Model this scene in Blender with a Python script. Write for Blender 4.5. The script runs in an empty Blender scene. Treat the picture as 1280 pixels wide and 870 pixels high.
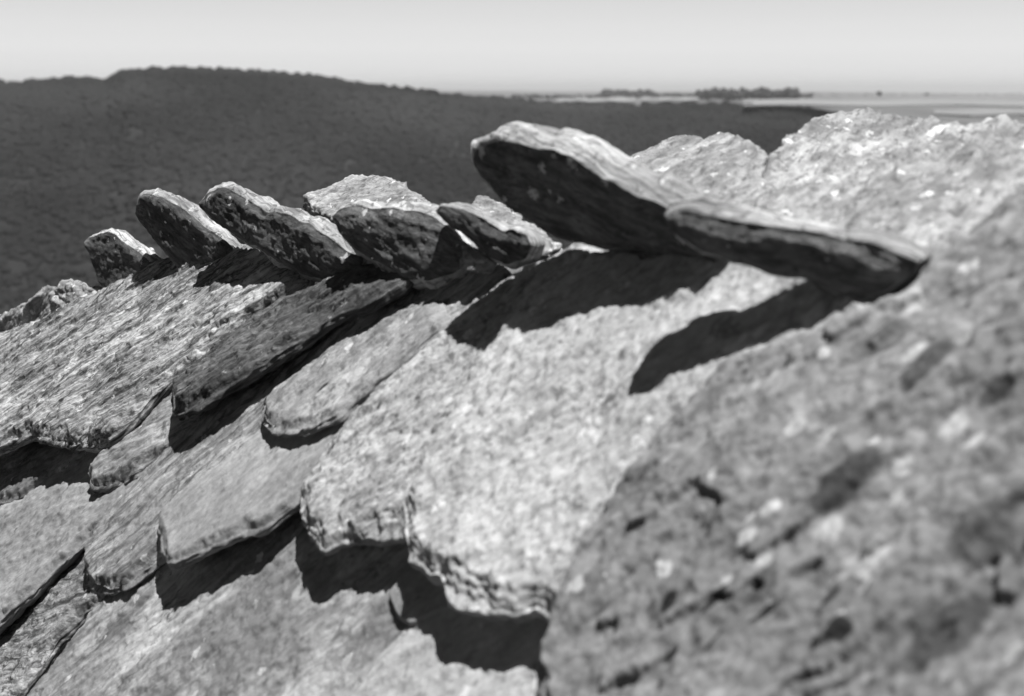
import bpy, math, random
import numpy as np
from mathutils import Matrix, Vector
from mathutils.geometry import delaunay_2d_cdt

# ---------------------------------------------------------------- camera, sky, sun
S = bpy.context.scene
COL = S.collection
PITCH = math.radians(10.9)
F = 1680.0                                    # focal length in photograph pixels (1280 wide)
cam = bpy.data.cameras.new('camera'); camo = bpy.data.objects.new('camera', cam); COL.objects.link(camo)
cam.sensor_width = 36.0; cam.lens = 36.0 * F / 1280.0
cam.clip_start = 0.05; cam.clip_end = 60000
camo.rotation_euler = (math.pi / 2 - PITCH, 0, 0)
cam.dof.use_dof = True; cam.dof.focus_distance = 2.45; cam.dof.aperture_fstop = cam.lens / 9.2
cam.dof.aperture_blades = 0
S.camera = camo
R_ = np.array([1., 0, 0]); U_ = np.array([0, math.sin(PITCH), math.cos(PITCH)]); D_ = np.array([0, math.cos(PITCH), -math.sin(PITCH)])
M3 = np.array([R_, U_, D_]).T                 # view axes (right, up, forward) -> world
SUNC = np.array([.17, 1, -.4]); SUNC /= np.linalg.norm(SUNC)
SUN = M3 @ SUNC
w = bpy.data.worlds.new('World'); S.world = w; w.use_nodes = True
nt = w.node_tree; bg = nt.nodes['Background']
sky = nt.nodes.new('ShaderNodeTexSky'); sky.sky_type = 'NISHITA'; sky.sun_disc = False
sky.sun_elevation = math.asin(SUN[2]); sky.sun_rotation = math.atan2(SUN[0], SUN[1])
sky.dust_density = 3.0; sky.air_density = 1.0; sky.altitude = 300
bw = nt.nodes.new('ShaderNodeSeparateColor')        # only the sky's red light counts, as behind a red filter, for darker shadows
nt.links.new(sky.outputs[0], bw.inputs[0]); # milky horizon band brightened; the sky above it dimmed to deepen the shadows
geo = nt.nodes.new('ShaderNodeTexCoord'); sx = nt.nodes.new('ShaderNodeSeparateXYZ'); nt.links.new(geo.outputs['Generated'], sx.inputs[0])
hz = nt.nodes.new('ShaderNodeValToRGB'); hz.color_ramp.interpolation = 'LINEAR'
el = hz.color_ramp.elements
el[0].position, el[1].position = 0.0, 0.11
el[0].color = [.80] * 3 + [1]; el[1].color = [.012] * 3 + [1]
for p_, v_ in ((.007, .70), (.015, .575), (.022, .48), (.037, .37), (.052, .31), (.068, .275)):
    e_ = el.new(p_); e_.color = [v_] * 3 + [1]
nt.links.new(sx.outputs['Z'], hz.inputs[0])
m10 = nt.nodes.new('ShaderNodeMath'); m10.operation = 'MULTIPLY'; m10.inputs[1].default_value = 10.0; nt.links.new(hz.outputs[0], m10.inputs[0])
mm = nt.nodes.new('ShaderNodeMath'); mm.operation = 'MULTIPLY'
nt.links.new(bw.outputs[0], mm.inputs[0]); nt.links.new(m10.outputs[0], mm.inputs[1]); nt.links.new(mm.outputs[0], bg.inputs[0])
bg.inputs[1].default_value = 0.05
sl = bpy.data.lights.new('sun', 'SUN'); sl.energy = 5.0; sl.angle = math.radians(0.53); sl.color = (1, 1, 1)
so = bpy.data.objects.new('sun', sl); COL.objects.link(so)
so.rotation_euler = Vector(SUN).to_track_quat('Z', 'Y').to_euler(); so.location = (0, 0, 30)
S.view_settings.view_transform = 'Standard'; S.view_settings.look = 'None'
S.view_settings.gamma = 1; S.view_settings.exposure = 0.75; S.view_settings.use_curve_mapping = False
S.render.engine = 'CYCLES'
S.cycles.max_bounces = 5; S.cycles.diffuse_bounces = 2; S.cycles.transparent_max_bounces = 8; S.cycles.volume_bounces = 0

# ---------------------------------------------------------------- helpers
def tag(o, label=None, cat=None, group=None, kind=None):
    if label: o['label'] = label
    if cat: o['category'] = cat
    if group: o['group'] = group
    if kind: o['kind'] = kind
    return o

def _h(ix, iy, iz, seed):
    n = (ix.astype(np.int64) * 374761393 + iy.astype(np.int64) * 668265263 + iz.astype(np.int64) * 2147483647 + seed * 974711) & 0xffffffff
    n = ((n ^ (n >> 13)) * 1274126177) & 0xffffffff
    n = ((n ^ (n >> 16)) * 2246822519) & 0xffffffff
    return ((n ^ (n >> 15)) & 0xffffff) / float(0xffffff) * 2 - 1

def vnoise(x, y, z=0.0, seed=0):
    x = np.asarray(x, float); y = np.asarray(y, float) + 0 * x; z = np.asarray(z, float) + 0 * x
    ix, iy, iz = np.floor(x), np.floor(y), np.floor(z)
    fx, fy, fz = x - ix, y - iy, z - iz
    fx, fy, fz = [t * t * t * (t * (6 * t - 15) + 10) for t in (fx, fy, fz)]
    r = 0
    for a in (0, 1):
        for b in (0, 1):
            for c in (0, 1):
                wt = (fx if a else 1 - fx) * (fy if b else 1 - fy) * (fz if c else 1 - fz)
                r = r + wt * _h(ix + a, iy + b, iz + c, seed)
    return r

def fbm(x, y, z=0.0, seed=0, o=4, g=.5):
    r, a, t, s = 0, 1.0, 0, 1.0
    for i in range(o):
        r = r + a * vnoise(np.asarray(x) * s + 17.3 * i, np.asarray(y) * s - 9.1 * i, np.asarray(z) * s, seed + i)
        t += a; a *= g; s *= 2.03
    return r / t

def sstep(a, b, x):
    t = np.clip((x - a) / (b - a), 0, 1); return t * t * (3 - 2 * t)

def mesh_obj(name, V, Fc, mat, smooth=True, auto=None):
    me = bpy.data.meshes.new(name)
    V = np.asarray(V, np.float32)
    if isinstance(Fc, np.ndarray):
        k = Fc.shape[1]
        me.vertices.add(len(V)); me.vertices.foreach_set('co', V.ravel())
        me.loops.add(Fc.size); me.loops.foreach_set('vertex_index', Fc.ravel().astype(np.int32))
        me.polygons.add(len(Fc)); me.polygons.foreach_set('loop_start', np.arange(0, Fc.size, k, dtype=np.int32))
        me.polygons.foreach_set('loop_total', np.full(len(Fc), k, np.int32))
        me.update(calc_edges=True)
    else:
        me.from_pydata(V.tolist(), [], Fc)
    me.polygons.foreach_set('use_smooth', [smooth] * len(me.polygons))
    me.materials.append(mat)
    o = bpy.data.objects.new(name, me); COL.objects.link(o)
    return o

# ---------------------------------------------------------------- materials
def stone_mat(name, light=.42, dark=.13, bias=.5, contrast=.25, streak=(14, 90, 60), patch=7., patch_amt=.35,
              lichen=.0, lichen_scale=30., lichen_col=.7, pits=.0, pit_scale=70., bump=.5, blotch=.0, blotch_scale=9., fine=.35, crack=.0, spots=None):
    m = bpy.data.materials.new(name); m.use_nodes = True
    T = m.node_tree; N = T.nodes; L = T.links
    P = N['Principled BSDF']; P.inputs['Roughness'].default_value = .82
    P.inputs['Specular IOR Level'].default_value = .35
    tc = N.new('ShaderNodeTexCoord'); oi = N.new('ShaderNodeObjectInfo')
    ad = N.new('ShaderNodeVectorMath'); ad.operation = 'MULTIPLY_ADD'
    ad.inputs[1].default_value = (1, 1, 1)
    mul = N.new('ShaderNodeMath'); mul.operation = 'MULTIPLY'; mul.inputs[1].default_value = 23.0
    L.new(oi.outputs['Random'], mul.inputs[0]); L.new(tc.outputs['Object'], ad.inputs[0]); L.new(mul.outputs[0], ad.inputs[2])
    co = ad.outputs[0]
    def noise(scale, detail=6, rough=.6, vec=None, dist=0.):
        n = N.new('ShaderNodeTexNoise'); n.inputs['Scale'].default_value = scale
        n.inputs['Detail'].default_value = detail; n.inputs['Roughness'].default_value = rough
        n.inputs['Distortion'].default_value = dist
        L.new(vec or co, n.inputs['Vector']); return n.outputs[0]
    def ramp(src, a, b, c0=0., c1=1.):
        r = N.new('ShaderNodeMapRange'); r.interpolation_type = 'SMOOTHSTEP'
        for i, v in ((1, a), (2, b), (3, c0), (4, c1)): r.inputs[i].default_value = v
        L.new(src, r.inputs[0]); return r.outputs[0]
    def math_(op, a, b=None):
        k = N.new('ShaderNodeMath'); k.operation = op
        for i, v in ((0, a), (1, b)):
            if v is None: continue
            if isinstance(v, (int, float)): k.inputs[i].default_value = v
            else: L.new(v, k.inputs[i])
        return k.outputs[0]
    def mix(f, a, b):
        k = N.new('ShaderNodeMix'); k.data_type = 'FLOAT'
        for i, v in ((0, f), (2, a), (3, b)):
            if isinstance(v, (int, float)): k.inputs[i].default_value = v
            else: L.new(v, k.inputs[i])
        return k.outputs[0]
    # warp so the foliation wanders
    wn = N.new('ShaderNodeTexNoise'); wn.inputs['Scale'].default_value = 5; wn.inputs['Detail'].default_value = 3
    L.new(co, wn.inputs['Vector'])
    wv = N.new('ShaderNodeVectorMath'); wv.operation = 'MULTIPLY_ADD'; wv.inputs[1].default_value = (.05, .05, .05)
    L.new(wn.outputs[1], wv.inputs[0]); L.new(co, wv.inputs[2])
    mp = N.new('ShaderNodeMapping'); mp.inputs['Scale'].default_value = streak; L.new(wv.outputs[0], mp.inputs[0])
    st = noise(1.0, 9, .68, mp.outputs[0])
    mp2 = N.new('ShaderNodeMapping'); mp2.inputs['Scale'].default_value = [s * 2.7 for s in streak]; L.new(wv.outputs[0], mp2.inputs[0])
    st2 = noise(1.0, 6, .7, mp2.outputs[0])
    s = math_('ADD', math_('MULTIPLY', st, .6), math_('MULTIPLY', st2, .4))
    # where a slab is broken across, the sheets show edge on as thin strata
    ms = N.new('ShaderNodeMapping'); ms.inputs['Scale'].default_value = (9, 9, 260); L.new(wv.outputs[0], ms.inputs[0])
    strata = noise(1.0, 6, .62, ms.outputs[0])
    sn = N.new('ShaderNodeSeparateXYZ'); L.new(tc.outputs['Normal'], sn.inputs[0])
    steep = ramp(math_('ABSOLUTE', sn.outputs[2]), .45, .8, 1.0, 0.0)
    s = mix(math_('MULTIPLY', steep, .7), s, strata)
    a = .5 - contrast * .5 + (.5 - bias) * .25
    v = ramp(s, a, a + contrast, dark, light)
    pn = ramp(noise(patch, 7, .62), .42, .62)
    v = math_('MULTIPLY', v, mix(pn, 1 - patch_amt, 1.0))
    fn = noise(420, 3, .7)
    v = math_('MULTIPLY', v, math_('ADD', 1 - fine * .5, math_('MULTIPLY', fn, fine)))
    if blotch > 0:
        bl = ramp(noise(blotch_scale, 5, .6, wv.outputs[0], .4), .56 - blotch * .12, .66 - blotch * .12)
        v = mix(math_('MULTIPLY', bl, .75), v, dark * 1.1)
    if crack > 0:                             # thin splits running with the foliation
        mp3 = N.new('ShaderNodeMapping'); mp3.inputs['Scale'].default_value = [streak[0] * .3, streak[1] * .3, streak[2] * .3]; L.new(wv.outputs[0], mp3.inputs[0])
        cn = math_('ABSOLUTE', math_('SUBTRACT', noise(1.0, 5, .55, mp3.outputs[0], .3), .5))
        gate = ramp(noise(4, 3, .5), .5, .6)
        cl = math_('MULTIPLY', ramp(cn, .004, .014, 1.0, 0.0), gate)
        v = mix(math_('MULTIPLY', cl, crack), v, dark * .35)
    if lichen > 0:
        vn = N.new('ShaderNodeTexVoronoi'); vn.inputs['Scale'].default_value = lichen_scale; vn.inputs['Randomness'].default_value = 1
        wl = N.new('ShaderNodeVectorMath'); wl.operation = 'MULTIPLY_ADD'; wl.inputs[1].default_value = (.02, .02, .02)
        wn2 = N.new('ShaderNodeTexNoise'); wn2.inputs['Scale'].default_value = lichen_scale * 2.2; wn2.inputs['Detail'].default_value = 4
        L.new(co, wn2.inputs['Vector']); L.new(wn2.outputs[1], wl.inputs[0]); L.new(co, wl.inputs[2])
        L.new(wl.outputs[0], vn.inputs['Vector'])
        sep = N.new('ShaderNodeSeparateColor'); L.new(vn.outputs['Color'], sep.inputs[0])
        rad = math_('MULTIPLY', ramp(sep.outputs[0], 1 - lichen, 1.0), .55)
        lm = ramp(math_('SUBTRACT', rad, vn.outputs['Distance']), -.05, .05)
        v = mix(lm, v, lichen_col)
    if pits > 0:
        pt = ramp(noise(pit_scale, 4, .6, None, .6), .62 - pits * .1, .68 - pits * .1)
        v = mix(math_('MULTIPLY', pt, .7), v, dark * .7)
    for (c, rx, ry, val, amt) in (spots or []):   # single stains, lichen patches and painted shade of hollows, fixed on the stone
        wn3 = N.new('ShaderNodeTexNoise'); wn3.inputs['Scale'].default_value = .45 / rx; wn3.inputs['Detail'].default_value = 4
        L.new(tc.outputs['Object'], wn3.inputs['Vector'])
        w3 = N.new('ShaderNodeVectorMath'); w3.operation = 'MULTIPLY_ADD'; w3.inputs[1].default_value = (rx * 1.6, ry * 1.6, 0)
        L.new(wn3.outputs[1], w3.inputs[0]); L.new(tc.outputs['Object'], w3.inputs[2])
        m3 = N.new('ShaderNodeMapping'); m3.vector_type = 'POINT'
        m3.inputs['Location'].default_value = (-(c[0] + rx * .8) / rx, -(c[1] + ry * .8) / ry, 0); m3.inputs['Scale'].default_value = (1 / rx, 1 / ry, 0)
        L.new(w3.outputs[0], m3.inputs[0])
        ln = N.new('ShaderNodeVectorMath'); ln.operation = 'LENGTH'; L.new(m3.outputs[0], ln.inputs[0])
        v = mix(math_('MULTIPLY', ramp(ln.outputs['Value'], .7, 1.15, 1.0, 0.0), amt), v, val)
    v = math_('MULTIPLY', v, math_('ADD', .86, math_('MULTIPLY', math_('FRACT', math_('MULTIPLY', oi.outputs['Random'], 7.3)), .26)))
    cb = N.new('ShaderNodeCombineColor')
    for i in range(3): L.new(v, cb.inputs[i])
    L.new(cb.outputs[0], P.inputs['Base Color'])
    hgt = math_('ADD', math_('MULTIPLY', s, 1.0), math_('MULTIPLY', noise(170, 6, .7), .55))
    b = N.new('ShaderNodeBump'); b.inputs['Strength'].default_value = bump; b.inputs['Distance'].default_value = .006
    L.new(hgt, b.inputs['Height']); L.new(b.outputs[0], P.inputs['Normal'])
    return m

MATARGS = {}
_sm = stone_mat
def stone_mat_rec(name, *a, **k):
    m = _sm(name, *a, **k); MATARGS[name] = {'a': a, 'k': k}; return m
_STONES = {
    'streaky': stone_mat_rec('streaked_schist', .50, .06, .50, .21, (6, 70, 60), 5, .35, lichen=.08, lichen_scale=90, lichen_col=.42, pits=.3, bump=.75, crack=.8),
    'darkstreak': stone_mat_rec('dark_schist', .21, .045, .45, .24, (9, 80, 60), 7, .4, lichen=.06, lichen_scale=90, lichen_col=.28, bump=.9, crack=.8),
    'midgrey': stone_mat_rec('mid_grey_schist', .35, .09, .6, .3, (11, 60, 50), 5, .4, blotch=.12, blotch_scale=6, lichen=.03, lichen_scale=80, lichen_col=.4, pits=.15, bump=.55, crack=.5),
    'lower': stone_mat_rec('pale_lower_schist', .47, .14, .62, .32, (9, 45, 40), 4, .4, blotch=.25, blotch_scale=5, lichen=.05, lichen_scale=60, lichen_col=.42, pits=.2, pit_scale=40, bump=.5, crack=.6),
    'granular': stone_mat_rec('granular_schist', .42, .17, .6, .34, (22, 55, 50), 6, .3, lichen=.1, lichen_scale=55, lichen_col=.5, pits=.5, pit_scale=45, bump=.55),
    'fine': stone_mat_rec('fine_grained_schist', .33, .16, .6, .4, (26, 60, 60), 6, .22, pits=.1, pit_scale=30, bump=.35, fine=.5),
    'flaky': stone_mat_rec('flaky_grey_schist', .38, .08, .55, .26, (7, 55, 50), 8, .35, lichen=.05, lichen_scale=60, lichen_col=.42, pits=.3, pit_scale=35, bump=.7, crack=.7),
    'bright': stone_mat_rec('pale_lichened_schist', .46, .24, .66, .4, (26, 60, 60), 6, .22, lichen=.14, lichen_scale=60, lichen_col=.5, pits=.4, pit_scale=45, bump=.42),
    'near': stone_mat_rec('mottled_grey_schist', .35, .12, .62, .46, (8, 20, 20), 4, .3, lichen=.08, lichen_scale=40, lichen_col=.42, pits=.0, blotch=.12, blotch_scale=8, bump=.2),
    'ridge': stone_mat_rec('shaded_ridge_schist', .18, .05, .48, .24, (9, 75, 110), 8, .4, lichen=.1, lichen_scale=70, lichen_col=.42, pits=.4, pit_scale=60, bump=.6),  # darkened so that the ridge undersides read as shaded
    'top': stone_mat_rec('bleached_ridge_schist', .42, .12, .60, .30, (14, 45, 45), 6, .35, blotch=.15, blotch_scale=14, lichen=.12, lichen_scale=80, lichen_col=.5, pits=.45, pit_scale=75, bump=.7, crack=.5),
    'crust': stone_mat_rec('sunlit_lichened_crust', .60, .12, .58, .26, (10, 70, 90), 9, .4, lichen=.15, lichen_scale=70, lichen_col=.5, pits=.5, pit_scale=60, bump=1.0),  # paler than the undersides, so the lichened rims read as sunlit
    'core': stone_mat_rec('rubble_bed', .12, .05, .5, .3, (20, 20, 20), 8, .3, bump=.6),
}
MAT = _STONES
for _k in MAT: MATARGS[_k] = MATARGS[MAT[_k].name]

# ---------------------------------------------------------------- the roof plane and slabs
NR = np.array([.924, -.652, .6656])           # the slope: NR . P = 1 in view axes
NL = np.linalg.norm(NR)
def ray(x, y): return np.array([(x - 640) / F, -(y - 435) / F, 1.0])
def roofpt(x, y, h=0.0):
    r = ray(x, y); return r * (1 - h * NL) / (NR @ r)

def resample(P, step, closed=True):
    Q = np.vstack([P, P[:1]]); seg = np.linalg.norm(np.diff(Q, axis=0), axis=1)
    c = np.concatenate([[0], np.cumsum(seg)]); n = max(12, int(c[-1] / step))
    t = np.linspace(0, c[-1], n, endpoint=False)
    return np.array([np.interp(t, c, Q[:, i]) for i in range(P.shape[1])]).T

def inside(pts, poly):
    r = np.zeros(len(pts), bool); x, y = pts[:, 0], pts[:, 1]
    for i in range(len(poly)):
        x1, y1 = poly[i - 1]; x2, y2 = poly[i]
        if y1 == y2: continue
        c = ((y1 > y) != (y2 > y)) & (x < (x2 - x1) * (y - y1) / (y2 - y1) + x1); r ^= c
    return r

def dist_b(pts, B):
    out = np.empty(len(pts))
    for i in range(0, len(pts), 2000):
        d = pts[i:i + 2000, None, :] - B[None]; out[i:i + 2000] = np.sqrt((d ** 2).sum(2).min(1))
    return out

SEED = [10]
def slab(name, poly, anchors, thick, mat, grain=((0, 0), (1, 0)), px=3.0, jag=.006, edge=.012, rough=.0025, terr=.004,
         label=None, cat='stone slab', group=None, layers=7, bulge=.0, normal=None, side=.006, crust=None, spots=None, drop=.30, ts=1.0, chaikin=1, seed=None, dish=0.):
    """An irregular split slab. poly and anchors are sight lines; anchors (x, y, height over the slope) fix the plane of its face."""
    SEED[0] += 7; sd = seed or SEED[0]
    if normal is None:
        A = [roofpt(*a) if len(a) == 3 else ray(a[0], a[1]) * a[3] for a in anchors]
        n = np.cross(A[1] - A[0], A[2] - A[0]); n /= np.linalg.norm(n)
        if n @ A[0] > 0: n = -n
        A0 = A[0]
    else:
        A0 = roofpt(*anchors[0]); n = np.array(normal, float); n /= np.linalg.norm(n)
    k0 = n @ A0
    def on(x, y):
        r = ray(x, y); return r * (k0 / (n @ r))
    P3 = np.array([on(x, y) for x, y in poly]); cen = P3.mean(0)
    g = on(*grain[1]) - on(*grain[0]); e1 = g / np.linalg.norm(g); e3 = n; e2 = np.cross(e3, e1)
    Q = np.array([[(p - cen) @ e1, (p - cen) @ e2] for p in P3])
    for _ in range(chaikin):
        a = Q * .88 + np.roll(Q, -1, 0) * .12; b = Q * .12 + np.roll(Q, -1, 0) * .88
        Q = np.stack([a, b], 1).reshape(-1, 2)
    area2 = (Q[:, 0] * np.roll(Q[:, 1], -1) - np.roll(Q[:, 0], -1) * Q[:, 1]).sum()
    if area2 < 0: Q = Q[::-1]
    step = px * np.median(P3[:, 2]) / F
    B = resample(Q, step)
    tng = np.roll(B, -1, 0) - np.roll(B, 1, 0); tng /= np.linalg.norm(tng, axis=1)[:, None] + 1e-9
    out = np.array([tng[:, 1], -tng[:, 0]]).T
    j = jag * (fbm(B[:, 0] * 18, B[:, 1] * 18, 0, sd, 3, .6) * 1.5)
    B = B + out * j[:, None]
    nb = len(B)
    lo, hi = B.min(0), B.max(0)
    gx, gy = np.meshgrid(np.arange(lo[0], hi[0], step), np.arange(lo[1], hi[1], step * .866))
    gx = gx + (np.arange(gx.shape[0]) % 2)[:, None] * step * .5
    rs = np.random.RandomState(sd)
    I = np.array([gx.ravel(), gy.ravel()]).T + rs.uniform(-.2, .2, (gx.size, 2)) * step
    I = I[inside(I, B)]; dI = dist_b(I, B); I = I[dI > step * 3.7]
    tn = np.roll(B, -2, 0) - np.roll(B, 2, 0); tn /= np.linalg.norm(tn, axis=1)[:, None] + 1e-9
    on_ = np.array([tn[:, 1], -tn[:, 0]]).T
    rings = []
    for w_ in (.6, 1.3, 2.1, 3.0):            # rows of points that follow the rim, so that its ledges stay clean
        C = B - on_ * step * w_; C = C[inside(C, B)]; C = C[dist_b(C, B) > step * w_ * .8]
        if w_ > 1: C = C[::1]
        rings.append(C)
    allp = np.vstack([B] + rings + [I])
    edges = [(i, (i + 1) % nb) for i in range(nb)]
    vs, _, fs, ov, _, _ = delaunay_2d_cdt([Vector(p) for p in allp], edges, [], 1, 1e-7)
    vs = np.array([[v.x, v.y] for v in vs]); fs = np.array([f for f in fs if len(f) == 3], int)
    # orientation
    a, b, c = vs[fs[:, 0]], vs[fs[:, 1]], vs[fs[:, 2]]
    cr = (b[:, 0] - a[:, 0]) * (c[:, 1] - a[:, 1]) - (b[:, 1] - a[:, 1]) * (c[:, 0] - a[:, 0])
    fs[cr < 0] = fs[cr < 0][:, ::-1]
    # ring of the boundary as the triangulation knows it
    from collections import Counter
    nx = {}
    cnt = Counter()
    for f in fs:
        for q in range(3): cnt[(f[q], f[(q + 1) % 3])] += 1
    for (p, q) in cnt:
        if (q, p) not in cnt: nx[p] = q
    loop = []; st0 = next(iter(nx)); p = st0
    while True:
        loop.append(p); p = nx.get(p)
        if p is None or p == st0 or len(loop) > len(nx) + 2: break
    loop = np.array(loop)
    d = dist_b(vs, vs[loop])
    x, y = vs[:, 0], vs[:, 1]
    def face(sd2, ed, tr):
        ew = ed * (1.2 + .9 * fbm(x * 22, y * 22, 0, sd2 + 3, 3))
        t = np.clip(1 - d / np.maximum(ew, ed * .3), 0, 1)
        q_ = np.clip(t * 1.15 - .1 + 1.1 * fbm(x * 16, y * 16, 0, sd2 + 23, 4) * t * (1 - t) * 2, 0, 1) * 3
        q_ = (np.floor(q_) + sstep(.0, .45, q_ - np.floor(q_))) / 3
        z = -thick * drop * q_
        z = z + rough * 1.4 * fbm(x * 55, y * 90, 0, sd2, 5, .6)
        z = z + rough * 2.5 * fbm(x * 5, y * 9, 0, sd2 + 11, 3)
        u = fbm(x * 9 * ts, y * 30 * ts, 0, sd2 + 5, 4, .55) * 3.2        # split foliation: stepped sheets
        fl = np.floor(u); fr = u - fl
        z = z + tr * (fl + sstep(.0, .22, fr)) * .6 * sstep(0, ed * 1.3, d)
        return z
    zt = face(sd, edge, terr) + bulge * np.sqrt(np.clip(d / (d.max() + 1e-9), 0, 1))
    zb = face(sd + 31, edge * .7, terr * .8)
    V = [np.array([x, y, zt]).T]
    nv = len(vs)
    V.append(np.array([x, y, -thick - zb]).T)
    Fc = [fs, fs[:, ::-1] + nv]
    L0 = vs[loop]; nl = len(loop)
    tg = np.roll(L0, -1, 0) - np.roll(L0, 1, 0)
    for _ in range(3): tg = (np.roll(tg, 1, 0) + tg + np.roll(tg, -1, 0))
    tg /= np.linalg.norm(tg, axis=1)[:, None] + 1e-9
    og = np.array([tg[:, 1], -tg[:, 0]]).T
    ztop, zbot = zt[loop], (-thick - zb)[loop]
    prev = loop; base = 2 * nv
    quads = []
    for k in range(1, layers):
        t = k / layers
        z = ztop * (1 - t) + zbot * t
        off = side * (1.3 * fbm(L0[:, 0] * 14, L0[:, 1] * 14, k * .9, sd + 50, 3) + 0.8 * fbm(L0[:, 0] * 24, L0[:, 1] * 24, k * 5.3, sd + 60, 3))
        off = off + side * .9 * math.sin(math.pi * t)
        z = z + thick * .07 * fbm(L0[:, 0] * 30, L0[:, 1] * 30, k * .3, sd + 70, 2)
        V.append(np.array([L0[:, 0] + og[:, 0] * off, L0[:, 1] + og[:, 1] * off, z]).T)
        cur = np.arange(base, base + nl); base += nl
        quads.append(np.array([prev, cur, np.roll(cur, -1), np.roll(prev, -1)]).T); prev = cur
    cur = loop + nv
    quads.append(np.array([prev, cur, np.roll(cur, -1), np.roll(prev, -1)]).T)
    Qd = np.vstack(quads)
    tri = np.vstack([Qd[:, [0, 1, 2]], Qd[:, [0, 2, 3]]])
    Fc.append(tri)
    mt = MAT[mat]
    if spots:
        kw = dict(MATARGS[mat]); sp = []
        for (sx_, sy_, rr, el, val, amt) in spots:
            p = on(sx_, sy_); m_ = rr * p[2] / F
            sp.append((((p - cen) @ e1, (p - cen) @ e2), m_ * el, m_, val, amt))
        mt = stone_mat(mt.name + '_spotted', *kw['a'], **kw['k'], spots=sp)
    o = mesh_obj(name, np.vstack(V), np.vstack(Fc).astype(np.int32), mt)
    if crust:                                  # lichened upper side and rim painted sunlit pale, the underside painted shaded dark
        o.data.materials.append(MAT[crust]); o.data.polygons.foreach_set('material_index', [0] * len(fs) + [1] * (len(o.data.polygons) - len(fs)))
    W = M3 @ np.array([e1, e2, e3]).T; c = M3 @ cen
    m = Matrix.Identity(4)
    for r in range(3):
        for q in range(3): m[r][q] = W[r, q]
        m[r][3] = c[r]
    o.matrix_world = m
    tag(o, label, cat, group)
    print('SLAB %s depth %.2f sun.n %.2f nworld %s' % ((label or name)[:40], cen[2], n @ SUNC, np.round(M3 @ n, 2)))
    return o

G1 = 'overlapping slabs laid on the slope'
G2 = 'stones standing along the ridge'
G3 = 'pale slabs of the far side at the ridge'
GL = ((60, 520), (240, 400))                  # grain direction of the left slabs
GM = ((200, 680), (480, 430))
GR = ((700, 800), (1100, 450))
# --- lower course
slab('stone_slab', [(-60, 640), (-60, 560), (35, 535), (120, 520), (120, 560), (50, 600), (20, 620)], [(-60, 600, -.035), (100, 540, -.03), (30, 620, -.02)], .03, 'midgrey', GL,
     label='small grey slab wedged in the dark gap at the left edge, mostly buried under the large streaked slab', group=G1)
slab('stone_slab', [(-80, 700), (-40, 640), (25, 622), (60, 590), (110, 560), (215, 500), (260, 520), (200, 590), (150, 640), (105, 668), (66, 703), (30, 742), (-60, 820)],
     [(-40, 700, -.012), (200, 540, -.02), (100, 660, -.002)], .032, 'fine', GL, terr=.002,
     label='flat fine-grained grey slab at the left edge with a dark gap along its lower right side', group=G1)
slab('stone_slab', [(-90, 860), (-60, 800), (30, 745), (70, 700), (106, 664), (170, 610), (200, 640), (150, 712), (126, 742), (95, 768), (60, 806), (30, 850), (-20, 900)],
     [(-20, 860, -.012), (170, 640, -.018), (70, 790, -.002)], .032, 'streaky', GL,
     label='pale streaked slab in the bottom left corner beneath the rounded slab end', group=G1)
slab('stone_slab', [(20, 880), (62, 826), (100, 782), (125, 748), (200, 672), (300, 600), (420, 560), (520, 620), (600, 700), (560, 770), (490, 812), (470, 840), (440, 930), (0, 930)],
     [(60, 835, -.006), (400, 600, -.012), (450, 850, -.003)], .04, 'lower', GM, terr=.002,
     spots=[(140, 790, 16, 2.6, .09, .7), (180, 745, 10, 2.0, .10, .6), (330, 720, 14, 3.0, .13, .3), (130, 796, 3, 1.2, .5, .9)],
     label='broad lowest slab along the bottom edge, grey with a dark stain near its left side', group=G1)
slab('stone_slab', [(440, 850), (470, 822), (500, 790), (560, 735), (680, 700), (760, 740), (740, 930), (380, 930)],
     [(470, 840, .004), (700, 720, -.004), (600, 920, .004)], .018, 'bright', GM, terr=.001, rough=.0015,
     label='smooth pale slab at the bottom centre under the shadow of the bright slab', group=G1)
slab('stone_slab', [(486, 740), (520, 700), (600, 690), (600, 740), (548, 760), (514, 778), (496, 768)],
     [(490, 760, .003), (560, 700, .000), (560, 760, .004)], .010, 'fine', GM, terr=.001, rough=.001, jag=.002, side=.002, drop=.15,
     label='small shaded slab end showing below the left corner of the bright slab', group=G1)
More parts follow.
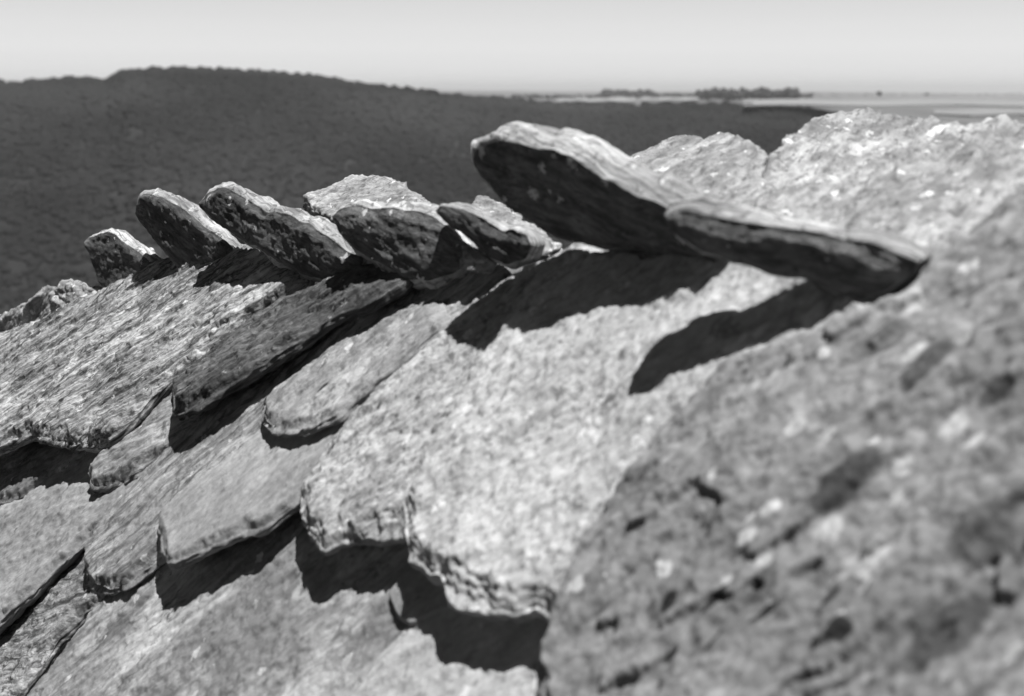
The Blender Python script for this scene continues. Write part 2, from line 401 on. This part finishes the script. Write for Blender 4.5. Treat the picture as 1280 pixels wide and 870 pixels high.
# --- middle course
slab('stone_slab', [(103, 588), (130, 560), (180, 505), (230, 455), (300, 400), (350, 420), (290, 490), (215, 552), (182, 574), (155, 594), (128, 606), (110, 606)],
     [(105, 597, .010), (300, 420, -.02), (215, 560, -.006)], .03, 'flaky', GL, terr=.002, chaikin=1,
     label='narrow grey slab with a crumbled dark tip, between the large streaked slab and the dark slab', group=G1)
slab('stone_slab', [(99, 690), (118, 650), (160, 606), (215, 553), (300, 470), (400, 390), (480, 330), (640, 300), (620, 400), (480, 480), (400, 560), (330, 620), (250, 670), (196, 688), (152, 722), (128, 732), (106, 728)],
     [(105, 710, .016), (560, 330, -.02), (215, 552, .0)], .034, 'flaky', GM, terr=.0025,
     label='long grey slab with a rounded lower end resting on the streaked corner slab, running up to the ridge', group=G1)
slab('stone_slab', [(-80, 470), (-40, 420), (35, 400), (100, 366), (200, 322), (300, 285), (385, 318), (370, 352), (316, 388), (300, 402), (250, 436), (238, 448), (205, 472), (182, 494), (152, 530), (128, 546), (98, 553), (60, 549), (36, 540), (-20, 560), (-80, 560)],
     [(60, 545, .033), (215, 465, .016), (290, 300, -.006)], .04, 'streaky', GL, px=2.4, edge=.022, terr=.005, jag=.005,
     spots=[(95, 522, 13, 2.6, .07, .55), (175, 482, 13, 3.2, .09, .5), (60, 436, 6, 3.5, .06, .6), (235, 425, 7, 4.5, .08, .5), (150, 450, 5, 5, .09, .5)],
     label='largest streaked slab at the left, lit pale, with a broken lower end over a dark gap', group=G1)
slab('stone_slab', [(213, 476), (250, 440), (300, 402), (345, 372), (400, 348), (460, 325), (520, 320), (500, 350), (466, 372), (430, 385), (400, 402), (366, 427), (325, 455), (290, 476), (238, 508), (215, 516)],
     [(215, 500, .038), (480, 338, .008), (300, 405, .016)], .026, 'darkstreak', GL, px=2.4, edge=.016, terr=.006, jag=.005,
     label='dark rough slab with lifted lower edge throwing a long black shadow, right of the large streaked slab', group=G1)
slab('stone_slab', [(197, 642), (225, 612), (290, 560), (360, 500), (460, 440), (520, 470), (450, 540), (400, 590), (372, 616), (330, 650), (292, 667), (255, 682), (225, 696), (205, 702), (199, 680)],
     [(202, 690, .033), (450, 470, .004), (225, 620, .022)], .022, 'fine', GM, terr=.0015, rough=.0015, bulge=.002,
     label='smooth light grey slab with a straight cut left end casting a black wedge shadow below', group=G1)
slab('stone_slab', [(326, 500), (340, 480), (395, 450), (440, 420), (500, 385), (545, 372), (550, 405), (510, 440), (478, 466), (442, 492), (420, 515), (402, 524), (370, 534), (344, 534), (328, 522)],
     [(328, 520, .025), (545, 375, -.006), (380, 460, .006)], .020, 'granular', GM, px=2.6, terr=.004, jag=.004,
     spots=[(402, 484, 5, 2.0, .02, 1), (480, 408, 9, 2.6, .11, .6)],  # the black spot paints the shade inside the notch
     label='short grey tongue of slab with a notch in its end, midway down the slope', group=G1)
slab('stone_slab', [(370, 606), (385, 584), (402, 552), (432, 518), (480, 470), (540, 415), (580, 380), (620, 340), (720, 290), (800, 330), (700, 480), (620, 620), (560, 660), (500, 672), (455, 668), (424, 674), (396, 680), (378, 668), (372, 640)],
     [(380, 660, .040), (640, 340, .002), (620, 600, .026)], .034, 'granular', GM, px=2.8, edge=.022, terr=.004, rough=.0035, side=.004,
     label='pale granular slab with thick crumbling end, left of and under the brightest slab', group=G1)
slab('stone_slab', [(497, 640), (500, 616), (520, 570), (560, 500), (600, 430), (660, 350), (740, 300), (900, 290), (1060, 330), (1120, 380), (1030, 500), (900, 600), (790, 700), (700, 790), (664, 756), (640, 758), (600, 756), (556, 748), (542, 720), (524, 712), (503, 694)],
     [(510, 690, .044), (700, 300, .010), (680, 750, .044)], .036, 'bright', GR, px=3.2, edge=.02, terr=.002, rough=.003, side=.0035,
     label='brightest slab in the centre of the slope, blurred, with a pitted lower edge', group=G1)
slab('stone_slab', [(656, 930), (664, 800), (682, 745), (705, 680), (740, 620), (830, 500), (890, 440), (990, 400), (1070, 385), (1120, 350), (1160, 300), (1240, 225), (1400, 150), (1500, 300), (1500, 930)],
     [(680, 760, .062), (1150, 320, .035), (1200, 850, .066)], .055, 'near', GR, px=3.6, edge=.014, terr=.010, ts=.38, rough=.0035, jag=.004,
     spots=[(1005, 540, 13, 1.35, 0.5, 0.8), (1040, 554, 14, 1.35, 0.5, 0.8), (1195, 538, 20, 1.35, 0.5, 0.8), (1226, 554, 13, 1.35, 0.5, 0.8), (901, 600, 7, 1.35, 0.5, 0.8), (943, 676, 14, 1.35, 0.5, 0.8), (945, 655, 11, 1.35, 0.5, 0.8), (974, 643, 11, 1.35, 0.5, 0.8), (1038, 666, 18, 1.35, 0.5, 0.8), (959, 704, 11, 1.35, 0.5, 0.8), (1098, 697, 18, 1.35, 0.5, 0.8), (1131, 583, 14, 1.35, 0.5, 0.8), (914, 728, 7, 1.35, 0.5, 0.8), (1098, 557, 7, 1.35, 0.5, 0.8), (1150, 440, 9, 1.35, 0.5, 0.8), (1215, 430, 10, 1.35, 0.5, 0.8), (1065, 607, 30, 2.2, .05, 1.00), (955, 735, 24, 1.8, .05, 0.80), (1174, 778, 35, 1.8, .05, 0.90), (1160, 464, 27, 1.8, .05, 0.80), (1231, 664, 38, 1.5, .05, 0.70), (1100, 420, 24, 2, .05, 0.55), (1055, 793, 14, 1.6, .015, 1), (838, 758, 12, 1.5, .015, 1), (1043, 748, 10, 2, .015, 1), (893, 802, 9, 2.2, .015, 1), (897, 750, 6, 4, .015, 1), (960, 765, 6, 4, .015, 1), (1252, 490, 20, 1.3, .02, .9)],  # pale lichen, dark stains, cracks, and black spots painting shade in hollows
     label='nearest and largest slab, out-of-focus mottled grey, filling the lower right', group=G1)

# --- stones standing on the ridge
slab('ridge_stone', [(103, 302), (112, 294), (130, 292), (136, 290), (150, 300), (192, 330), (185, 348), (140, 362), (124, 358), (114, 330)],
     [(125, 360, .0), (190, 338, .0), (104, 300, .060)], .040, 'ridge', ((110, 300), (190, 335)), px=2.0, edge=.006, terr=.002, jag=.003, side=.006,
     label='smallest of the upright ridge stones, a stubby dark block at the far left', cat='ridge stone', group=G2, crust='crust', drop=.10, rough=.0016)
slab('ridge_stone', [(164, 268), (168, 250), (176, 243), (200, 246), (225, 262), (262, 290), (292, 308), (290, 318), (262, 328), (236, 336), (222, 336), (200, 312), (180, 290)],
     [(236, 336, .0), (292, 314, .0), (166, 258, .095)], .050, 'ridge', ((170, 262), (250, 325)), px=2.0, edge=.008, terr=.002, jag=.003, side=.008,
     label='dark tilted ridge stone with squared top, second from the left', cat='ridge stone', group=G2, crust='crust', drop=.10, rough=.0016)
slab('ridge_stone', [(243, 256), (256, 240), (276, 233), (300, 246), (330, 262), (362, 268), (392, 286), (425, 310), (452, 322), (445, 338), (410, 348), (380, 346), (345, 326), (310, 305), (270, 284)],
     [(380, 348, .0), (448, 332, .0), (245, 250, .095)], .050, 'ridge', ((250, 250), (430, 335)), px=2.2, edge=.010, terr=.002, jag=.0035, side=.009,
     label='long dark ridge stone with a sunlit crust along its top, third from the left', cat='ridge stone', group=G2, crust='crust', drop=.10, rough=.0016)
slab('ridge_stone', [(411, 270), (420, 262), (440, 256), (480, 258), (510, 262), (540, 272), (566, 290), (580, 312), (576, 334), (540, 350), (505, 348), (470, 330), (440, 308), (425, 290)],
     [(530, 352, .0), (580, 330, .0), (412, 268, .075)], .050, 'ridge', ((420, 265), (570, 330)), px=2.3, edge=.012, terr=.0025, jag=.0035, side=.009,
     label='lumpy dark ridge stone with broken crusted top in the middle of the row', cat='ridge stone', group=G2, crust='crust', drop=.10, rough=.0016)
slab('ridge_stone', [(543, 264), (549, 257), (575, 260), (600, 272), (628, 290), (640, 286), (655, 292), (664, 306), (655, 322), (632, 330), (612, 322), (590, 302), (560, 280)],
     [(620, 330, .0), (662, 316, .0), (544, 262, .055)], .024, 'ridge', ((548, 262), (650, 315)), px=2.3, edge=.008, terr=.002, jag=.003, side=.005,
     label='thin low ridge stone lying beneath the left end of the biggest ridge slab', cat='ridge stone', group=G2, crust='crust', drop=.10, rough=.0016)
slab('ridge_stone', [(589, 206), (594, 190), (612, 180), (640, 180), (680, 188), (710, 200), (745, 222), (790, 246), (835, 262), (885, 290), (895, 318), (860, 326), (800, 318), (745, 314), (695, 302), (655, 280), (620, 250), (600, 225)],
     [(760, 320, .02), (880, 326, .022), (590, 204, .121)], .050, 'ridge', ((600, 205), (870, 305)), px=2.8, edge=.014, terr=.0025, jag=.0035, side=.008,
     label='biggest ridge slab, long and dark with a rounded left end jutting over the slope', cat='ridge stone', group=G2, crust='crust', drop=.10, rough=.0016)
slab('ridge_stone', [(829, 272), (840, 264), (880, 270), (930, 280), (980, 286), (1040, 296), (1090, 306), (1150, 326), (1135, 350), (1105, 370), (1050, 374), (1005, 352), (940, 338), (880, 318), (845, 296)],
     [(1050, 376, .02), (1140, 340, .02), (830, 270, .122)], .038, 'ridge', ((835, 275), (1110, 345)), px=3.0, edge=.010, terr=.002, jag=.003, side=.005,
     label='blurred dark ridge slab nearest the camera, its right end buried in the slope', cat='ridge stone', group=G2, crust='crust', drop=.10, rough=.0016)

# --- tops of the far-side slabs, rising behind the ridge stones
NF = (.30, .86, -.42)
slab('stone_slab', [(376, 246), (410, 232), (440, 220), (465, 218), (495, 224), (525, 244), (540, 262), (560, 290), (530, 310), (440, 290), (400, 270)],
     [(430, 310, -.03), (560, 320, -.03), (465, 218, None, 2.38)], .03, 'top', ((400, 245), (500, 225)), px=2.2, edge=.006, terr=.003, rough=.003,
     label='pale peaked slab top rising behind the lumpy middle ridge stone', cat='stone slab', group=G3)
slab('stone_slab', [(574, 268), (588, 250), (604, 241), (620, 246), (645, 262), (680, 290), (700, 306), (670, 312), (640, 300), (600, 290)],
     [(590, 310, -.02), (680, 320, -.03), (620, 245, None, 2.0)], .024, 'top', ((570, 260), (690, 300)), px=2.4, edge=.006, terr=.003,
     label='small pale slab showing between the thin low stone and the biggest ridge slab', cat='stone slab', group=G3)
slab('stone_slab', [(760, 204), (782, 190), (820, 176), (860, 167), (905, 165), (940, 172), (948, 188), (946, 210), (980, 250), (960, 275), (880, 272), (830, 250), (780, 225)],
     [(800, 285, -.03), (930, 290, -.03), (900, 167, None, 1.8)], .032, 'top', ((780, 260), (930, 180)), px=2.6, edge=.008, terr=.004, rough=.004,
     label='bright rounded slab top behind the biggest ridge slab, right of centre', cat='stone slab', group=G3)
slab('stone_slab', [(938, 262), (945, 208), (975, 180), (1010, 156), (1050, 138), (1085, 133), (1140, 138), (1210, 146), (1300, 150), (1420, 170), (1420, 330), (1200, 350), (1140, 335), (1060, 305), (1000, 292), (960, 285)],
     [(970, 292, -.02), (1165, 330, .0), (1080, 135, None, 1.75)], .04, 'top', ((950, 330), (1150, 180)), px=3.2, edge=.010, terr=.005, rough=.0045, jag=.005,
     spots=[(1120, 266, 6, 3.0, .05, .8), (1150, 258, 5, 3.0, .05, .8), (1195, 272, 9, 2.0, .06, .7), (1165, 174, 5, 2.6, .07, .8), (1172, 158, 13, 1.6, .55, .8), (1010, 200, 10, 2.5, .16, .5), (1060, 245, 9, 3.0, .16, .5), (980, 240, 8, 3, .12, .5)],  # cracks and stains; the hollow's lit and shaded sides are painted too
     label='largest pale slab of the far side, at the upper right, out of focus with a small hollow', cat='stone slab', group=G3)
# --- weathered fragments at the far end
slab('stone_fragment', [(-30, 400), (10, 390), (34, 372), (52, 362), (66, 364), (84, 384), (80, 400), (30, 430), (-30, 440)],
     [(60, 400, .0), (0, 410, .005), (50, 364, .035)], .03, 'top', ((36, 395), (60, 362)), px=1.8, edge=.01, terr=.006, jag=.006, layers=5,
     label='ragged pale stone fragment at the left end of the ridge', cat='stone fragment', group='fragments at the far end of the ridge')
slab('stone_fragment', [(574, 296), (592, 306), (614, 322), (600, 328), (576, 326)],
     [(574, 326, .012), (612, 326, .004), (576, 298, .006)], .02, 'top', ((575, 300), (610, 322)), px=1.8, edge=.004, terr=.002, jag=.002, layers=4,
     label='little sunlit triangle of stone between the lumpy ridge stone and the thin low one', cat='stone fragment')
slab('stone_fragment', [(64, 366), (72, 352), (82, 348), (92, 356), (104, 360), (122, 362), (118, 372), (100, 378), (92, 388), (78, 382)],
     [(92, 388, .0), (120, 366, .0), (74, 352, .035)], .02, 'top', ((70, 355), (110, 372)), px=1.8, edge=.008, terr=.006, jag=.006, layers=5,
     label='jagged forked pale fragment beside the smallest ridge stone', cat='stone fragment', group='fragments at the far end of the ridge')

# --- the hut under the slabs: bed of rubble following the slope and a wall below it
def build_hut():
    root = bpy.data.objects.new('stone_hut', None); COL.objects.link(root)
    tag(root, 'dark rubble bed and wall of the stone hut that carries the slabs', 'hut')
    def grid(px0, px1, py0, py1, n, h):
        pts = []
        for i in range(n + 1):
            for j_ in range(n + 1):
                x = px0 + (px1 - px0) * i / n; y = py0 + (py1 - py0) * j_ / n
                p = roofpt(x, y, h); pts.append(p)
        return np.array(pts)
    n = 60
    # the slope bed, cut by the ridge line: a quad from ridge points down the slope
    a = roofpt(-60, 455, -.085); b = roofpt(1130, 400, -.085)
    down = np.array([0, -1, 0]) @ M3.T if False else None
    g = M3.T @ np.array([0, 0, -1.]); nn = -NR / NL
    dn = g - (g @ nn) * nn; dn /= np.linalg.norm(dn)
    al = (b - a) / np.linalg.norm(b - a)
    A = a - al * 1.0; Bp = b + al * .55; Lw = 1.9
    V = []; Fq = []
    for i in range(n + 1):
        for k in range(n + 1):
            p = A + (Bp - A) * i / n + dn * Lw * k / n
            p = p + nn * .012 * float(fbm(np.array([i * .7]), np.array([k * .7]), 0., 5, 3).ravel()[0])
            V.append(M3 @ p)
    for i in range(n):
        for k in range(n):
            q = i * (n + 1) + k; Fq.append((q, q + 1, q + n + 2, q + n + 1))
    nb_ = len(V)
    # far side of the bed, falling away behind the ridge
    fdir = np.array([.95, .55, -.65]); fdir = M3 @ np.array([.62, -.25, .75]); fdir /= np.linalg.norm(fdir)
    for i in range(n + 1):
        p0 = np.array(V[i * (n + 1)])
        for k in range(1, 9):
            V.append(p0 + fdir * .22 * k)
    for i in range(n):
        for k in range(8):
            def idx(ii, kk): return ii * (n + 1) if kk == 0 else nb_ + ii * 8 + kk - 1
            Fq.append((idx(i, k), idx(i + 1, k), idx(i + 1, k + 1), idx(i, k + 1)))
    o = mesh_obj('roof_bed', V, Fq, MAT['core']); o.parent = root
    # wall under the eaves
    Wv = []; Wf = []
    for i in range(n + 1):
        p0 = np.array(V[i * (n + 1) + n - 4]) + np.array([.06, .06, 0]); 
        for k in range(9): Wv.append([p0[0] + .02 * math.sin(i * 2.1 + k * 3.3), p0[1] + .02 * math.cos(i * 1.7 + k), p0[2] + (-5.2 - p0[2]) * k / 8])
    for i in range(n):
        for k in range(8):
            q = i * 9 + k; Wf.append((q, q + 1, q + 10, q + 9))
    o = mesh_obj('wall', Wv, Wf, MAT['core']); o.parent = root
build_hut()

# ---------------------------------------------------------------- landscape
def flat_mat(name, c0, c1, scale, rough=.95, detail=6):
    m = bpy.data.materials.new(name); m.use_nodes = True; T = m.node_tree; P = T.nodes['Principled BSDF']
    P.inputs['Roughness'].default_value = rough; P.inputs['Specular IOR Level'].default_value = .1
    tc = T.nodes.new('ShaderNodeTexCoord'); n = T.nodes.new('ShaderNodeTexNoise'); n.inputs['Scale'].default_value = scale; n.inputs['Detail'].default_value = detail
    r = T.nodes.new('ShaderNodeMapRange'); r.inputs[1].default_value = .35; r.inputs[2].default_value = .65
    r.inputs[3].default_value = c0; r.inputs[4].default_value = c1
    T.links.new(tc.outputs['Object'], n.inputs[0]); T.links.new(n.outputs[0], r.inputs[0])
    cb = T.nodes.new('ShaderNodeCombineColor')
    for i in range(3): T.links.new(r.outputs[0], cb.inputs[i])
    T.links.new(cb.outputs[0], P.inputs['Base Color'])
    return m
m_ground = flat_mat('meadow_ground', .08, .15, .0012)
m_forest = flat_mat('forest_foliage', .010, .026, .004)
m_field = flat_mat('stubble_field', .17, .22, .004)
m_floor = flat_mat('woodland_floor', .012, .026, .01)
m_tree = flat_mat('tree_foliage', .03, .05, .05)
m_trunk = flat_mat('tree_bark', .10, .16, 1)

# silhouette of the wooded hill: photograph x -> y of its crest
SX = np.array([-400, -100, 0, 40, 80, 130, 150, 160, 175, 200, 250, 300, 350, 400, 450, 520, 570, 640, 700, 800, 900, 1000, 1060, 1200, 1500, 1800])
SY = np.array([120, 108, 101, 102, 98, 94, 98, 92, 85, 85, 84, 86, 89, 93, 102, 110, 116, 121, 128, 131, 127, 134, 146, 175, 190, 200])
HZ = 435 - F * math.tan(PITCH)                # horizon row
def crest_z(az, r):
    x = 640 + F * np.tan(az) / 1.0 * (math.cos(PITCH))   # small-angle: column of this azimuth near the horizon
    y = np.interp(x, SX, SY)
    return r * np.cos(az) * (HZ - y) / F
RC = 2000.0
def terr_z(az, r):
    zc = crest_z(az, RC) - 7
    plate = -22 + 0 * az
    zc_p = np.maximum(plate, -1e9)
    valley = -230.0
    z1 = np.maximum(-5.2 - .235 * np.maximum(r - 4, 0), valley)
    z2 = valley + (zc - valley) * (1 - (1 - np.clip((r - 1000) / (RC - 1000), 0, 1)) ** 1.7)
    z3 = zc + (np.minimum(plate, zc - 5) - zc) * sstep(RC, RC + 900, r)
    z3 = np.where(r > RC + 900, z3, z3)
    z = np.where(r < 1000, z1, np.where(r < RC, z2, z3))
    z = z + 6 * fbm(r * np.sin(az) / 260, r * np.cos(az) / 260, 0, 3, 3) * sstep(1000, 1200, r) * (1 - sstep(1750, 2000, r))
    return z
rs_ = np.concatenate([np.array([0.01, 3, 8, 15, 25]), np.linspace(50, 1000, 24), np.linspace(1030, RC, 36), np.linspace(2060, 2900, 16), np.geomspace(3200, 30000, 20)])
azs = np.linspace(-math.pi, math.pi, 721)[:-1]
AZ, RR = np.meshgrid(azs, rs_)
azc = np.clip(AZ, -1.0, 1.0)
Z = terr_z(azc, RR)
V = np.array([RR * np.sin(AZ), RR * np.cos(AZ), Z]).reshape(3, -1).T
na = len(azs); q = []
ii, jj = np.meshgrid(np.arange(len(rs_) - 1), np.arange(na), indexing='ij'); ii = ii.ravel(); jj = jj.ravel(); j2 = (jj + 1) % na
Fg = np.array([ii * na + jj, ii * na + j2, (ii + 1) * na + j2, (ii + 1) * na + jj]).T
Fg = Fg[:, ::-1].astype(np.int32); kin = int((rs_ < 2200).sum() - 1) * na
o = mesh_obj('ground', V, Fg[kin:], m_ground); tag(o, kind='structure')
o = mesh_obj('hill', V, Fg[:kin], m_floor); tag(o, kind='structure')

def ico(sub):
    import bmesh
    bm = bmesh.new(); bmesh.ops.create_icosphere(bm, subdivisions=sub, radius=1)
    v = np.array([x.co[:] for x in bm.verts]); f = np.array([[a.index for a in x.verts] for x in bm.faces]); bm.free(); return v, f
def canopy(name, P, rad, mat, seed=1, sub=2, squash=1.1, jit=.16):
    v, f = ico(sub); k = len(v); n = len(P); rs = np.random.RandomState(seed)
    V = np.repeat(v[None], n, 0) * (1 + rs.uniform(-jit, jit, (n, k, 1)))
    sc = rad[:, None] * np.stack([rs.uniform(.8, 1.2, n), rs.uniform(.8, 1.2, n), squash * rs.uniform(.8, 1.3, n)], 1)
    V = V * sc[:, None, :] + P[:, None, :]
    Fc = (f[None] + (np.arange(n) * k)[:, None, None]).reshape(-1, 3)
    return mesh_obj(name, V.reshape(-1, 3), Fc.astype(np.int32), mat, smooth=True)
rs = np.random.RandomState(4)
N = 45000
az = rs.uniform(-.52, .52, N); r = np.sqrt(rs.uniform(930 ** 2, 2150 ** 2, N)); r[:700] = rs.uniform(RC - 60, RC + 30, 700)
z = terr_z(az, r)
rad = rs.uniform(3.0, 6.0, N); rad[:700] = rs.uniform(4, 10.5, 700)
o = canopy('forest', np.array([r * np.sin(az), r * np.cos(az), z]).T, rad, m_forest, squash=.8)
tag(o, 'dark unbroken wood covering the whole hillside behind the ridge', 'forest', kind='stuff')

# pale fields on the far plain, 3-6 km off
def field(x0, x1, ya, yb, seed):
    """one field on the plateau, between two sight-line rows at its near and far side"""
    n = 24; zp = -21.0; pts = []
    for (y, rev) in ((ya, False), (yb, True)):
        xs = np.linspace(x0, x1, n)
        if rev: xs = xs[::-1]
        for i, x in enumerate(xs):
            yy = y + .8 * math.sin(i * .7 + seed)
            dist = -zp * F / (yy - HZ) / math.cos(PITCH) ** 0
            pts.append((dist * (x - 640) / F, dist, zp))
    P = np.array(pts); Vv = np.vstack([P, P - [0, 0, 1.2]]); m = len(P)
    Fl = [tuple(range(m))] + [(i, i + m, (i + 1) % m + m, (i + 1) % m) for i in range(m)]
    o = mesh_obj('field', Vv, Fl, m_field, smooth=False); tag(o, kind='structure'); return o
print('HORIZON', HZ)
field(696, 792, 126, 121, 1)
field(800, 870, 124.5, 121, 2)
field(925, 1420, 131, 124, 3)
field(1160, 1420, 142, 136, 5)

# darker woods standing on the far plain
def wood(x0, x1, y, h, nlab, n, seed, depth=250):
    zp = -21.0; dist = -zp * F / (y - HZ); rs = np.random.RandomState(seed)
    x = rs.uniform(x0, x1, n); dd = dist + rs.uniform(0, depth, n)
    hv = h * (.55 + .6 * np.abs(fbm(x * .09, seed + 0 * x, 0, seed, 3)) * 1.8)
    P = np.array([dd * (x - 640) / F, dd, zp + rs.uniform(0, .8, n) * hv]).T
    o = canopy('wood', P, rs.uniform(.12, .32, n) * h, m_tree, seed); tag(o, nlab, 'wood', kind='stuff')
wood(750, 815, 118.5, 19, 'low dark wood on the skyline left of centre of the far plain', 420, 3)
wood(868, 992, 121.5, 22, 'longest dark wood on the skyline above the bright rounded slab', 900, 4)
wood(640, 760, 122.5, 10, 'thin line of scrub along the left end of the far plain', 200, 5)
wood(745, 1010, 121.0, 11, 'low broken scrub between and around the two far woods', 900, 8, 900)
wood(1000, 1300, 118.5, 6, 'faint distant hedge line along the right horizon', 200, 6)

def tree(x, y, h, label, seed):
    zp = -21.0; dist = -zp * F / (y - HZ); rs = np.random.RandomState(seed)
    root = bpy.data.objects.new('tree', None); COL.objects.link(root); root.location = (dist * (x - 640) / F, dist, zp)
    tag(root, label, 'tree', 'single trees on the far plain')
    k = 8; Vv = []; 
    for j_, (rr, zz) in enumerate(((h * .05, 0), (h * .035, h * .25), (h * .02, h * .6))):
        for i in range(k): a = 2 * math.pi * i / k; Vv.append((rr * math.cos(a), rr * math.sin(a), zz))
    Fl = [(j_ * k + i, j_ * k + (i + 1) % k, (j_ + 1) * k + (i + 1) % k, (j_ + 1) * k + i) for j_ in range(2) for i in range(k)]
    t = mesh_obj('trunk', Vv, Fl, m_trunk); t.parent = root
    n = 60; P = rs.normal(0, 1, (n, 3)); P /= np.linalg.norm(P, axis=1)[:, None]; P *= rs.uniform(.3, 1, (n, 1)) ** .5
    P = P * [h * .42, h * .42, h * .3] + [0, 0, h * .62]
    c = canopy('crown', P, rs.uniform(.10, .18, n) * h, m_tree, seed); c.parent = root
tree(1091, 121, 15, 'larger lone round tree on the right of the far plain', 1)
tree(1150, 120, 10, 'smaller lone tree farther right on the horizon', 2)

# haze: thin even air in one closed box
hm = bpy.data.materials.new('haze_air'); hm.use_nodes = True; T = hm.node_tree
for n_ in list(T.nodes):
    if n_.type == 'BSDF_PRINCIPLED': T.nodes.remove(n_)
pv = T.nodes.new('ShaderNodeVolumePrincipled'); pv.inputs['Color'].default_value = (.95, .95, .95, 1); pv.inputs['Density'].default_value = 5.0e-5
pv.inputs['Anisotropy'].default_value = .2
T.links.new(pv.outputs[0], T.nodes['Material Output'].inputs['Volume'])
X = 31000.0; zb, ztp = float(Z.min()) - 1 - 12, 75.0
Vb = [(sx * X, sy * X, zz) for zz in (zb, ztp) for sx, sy in ((-1, -1), (1, -1), (1, 1), (-1, 1))]
o = mesh_obj('haze', Vb, [(3, 2, 1, 0), (4, 5, 6, 7), (0, 1, 5, 4), (1, 2, 6, 5), (2, 3, 7, 6), (3, 0, 4, 7)], hm, smooth=False)
tag(o, kind='stuff')
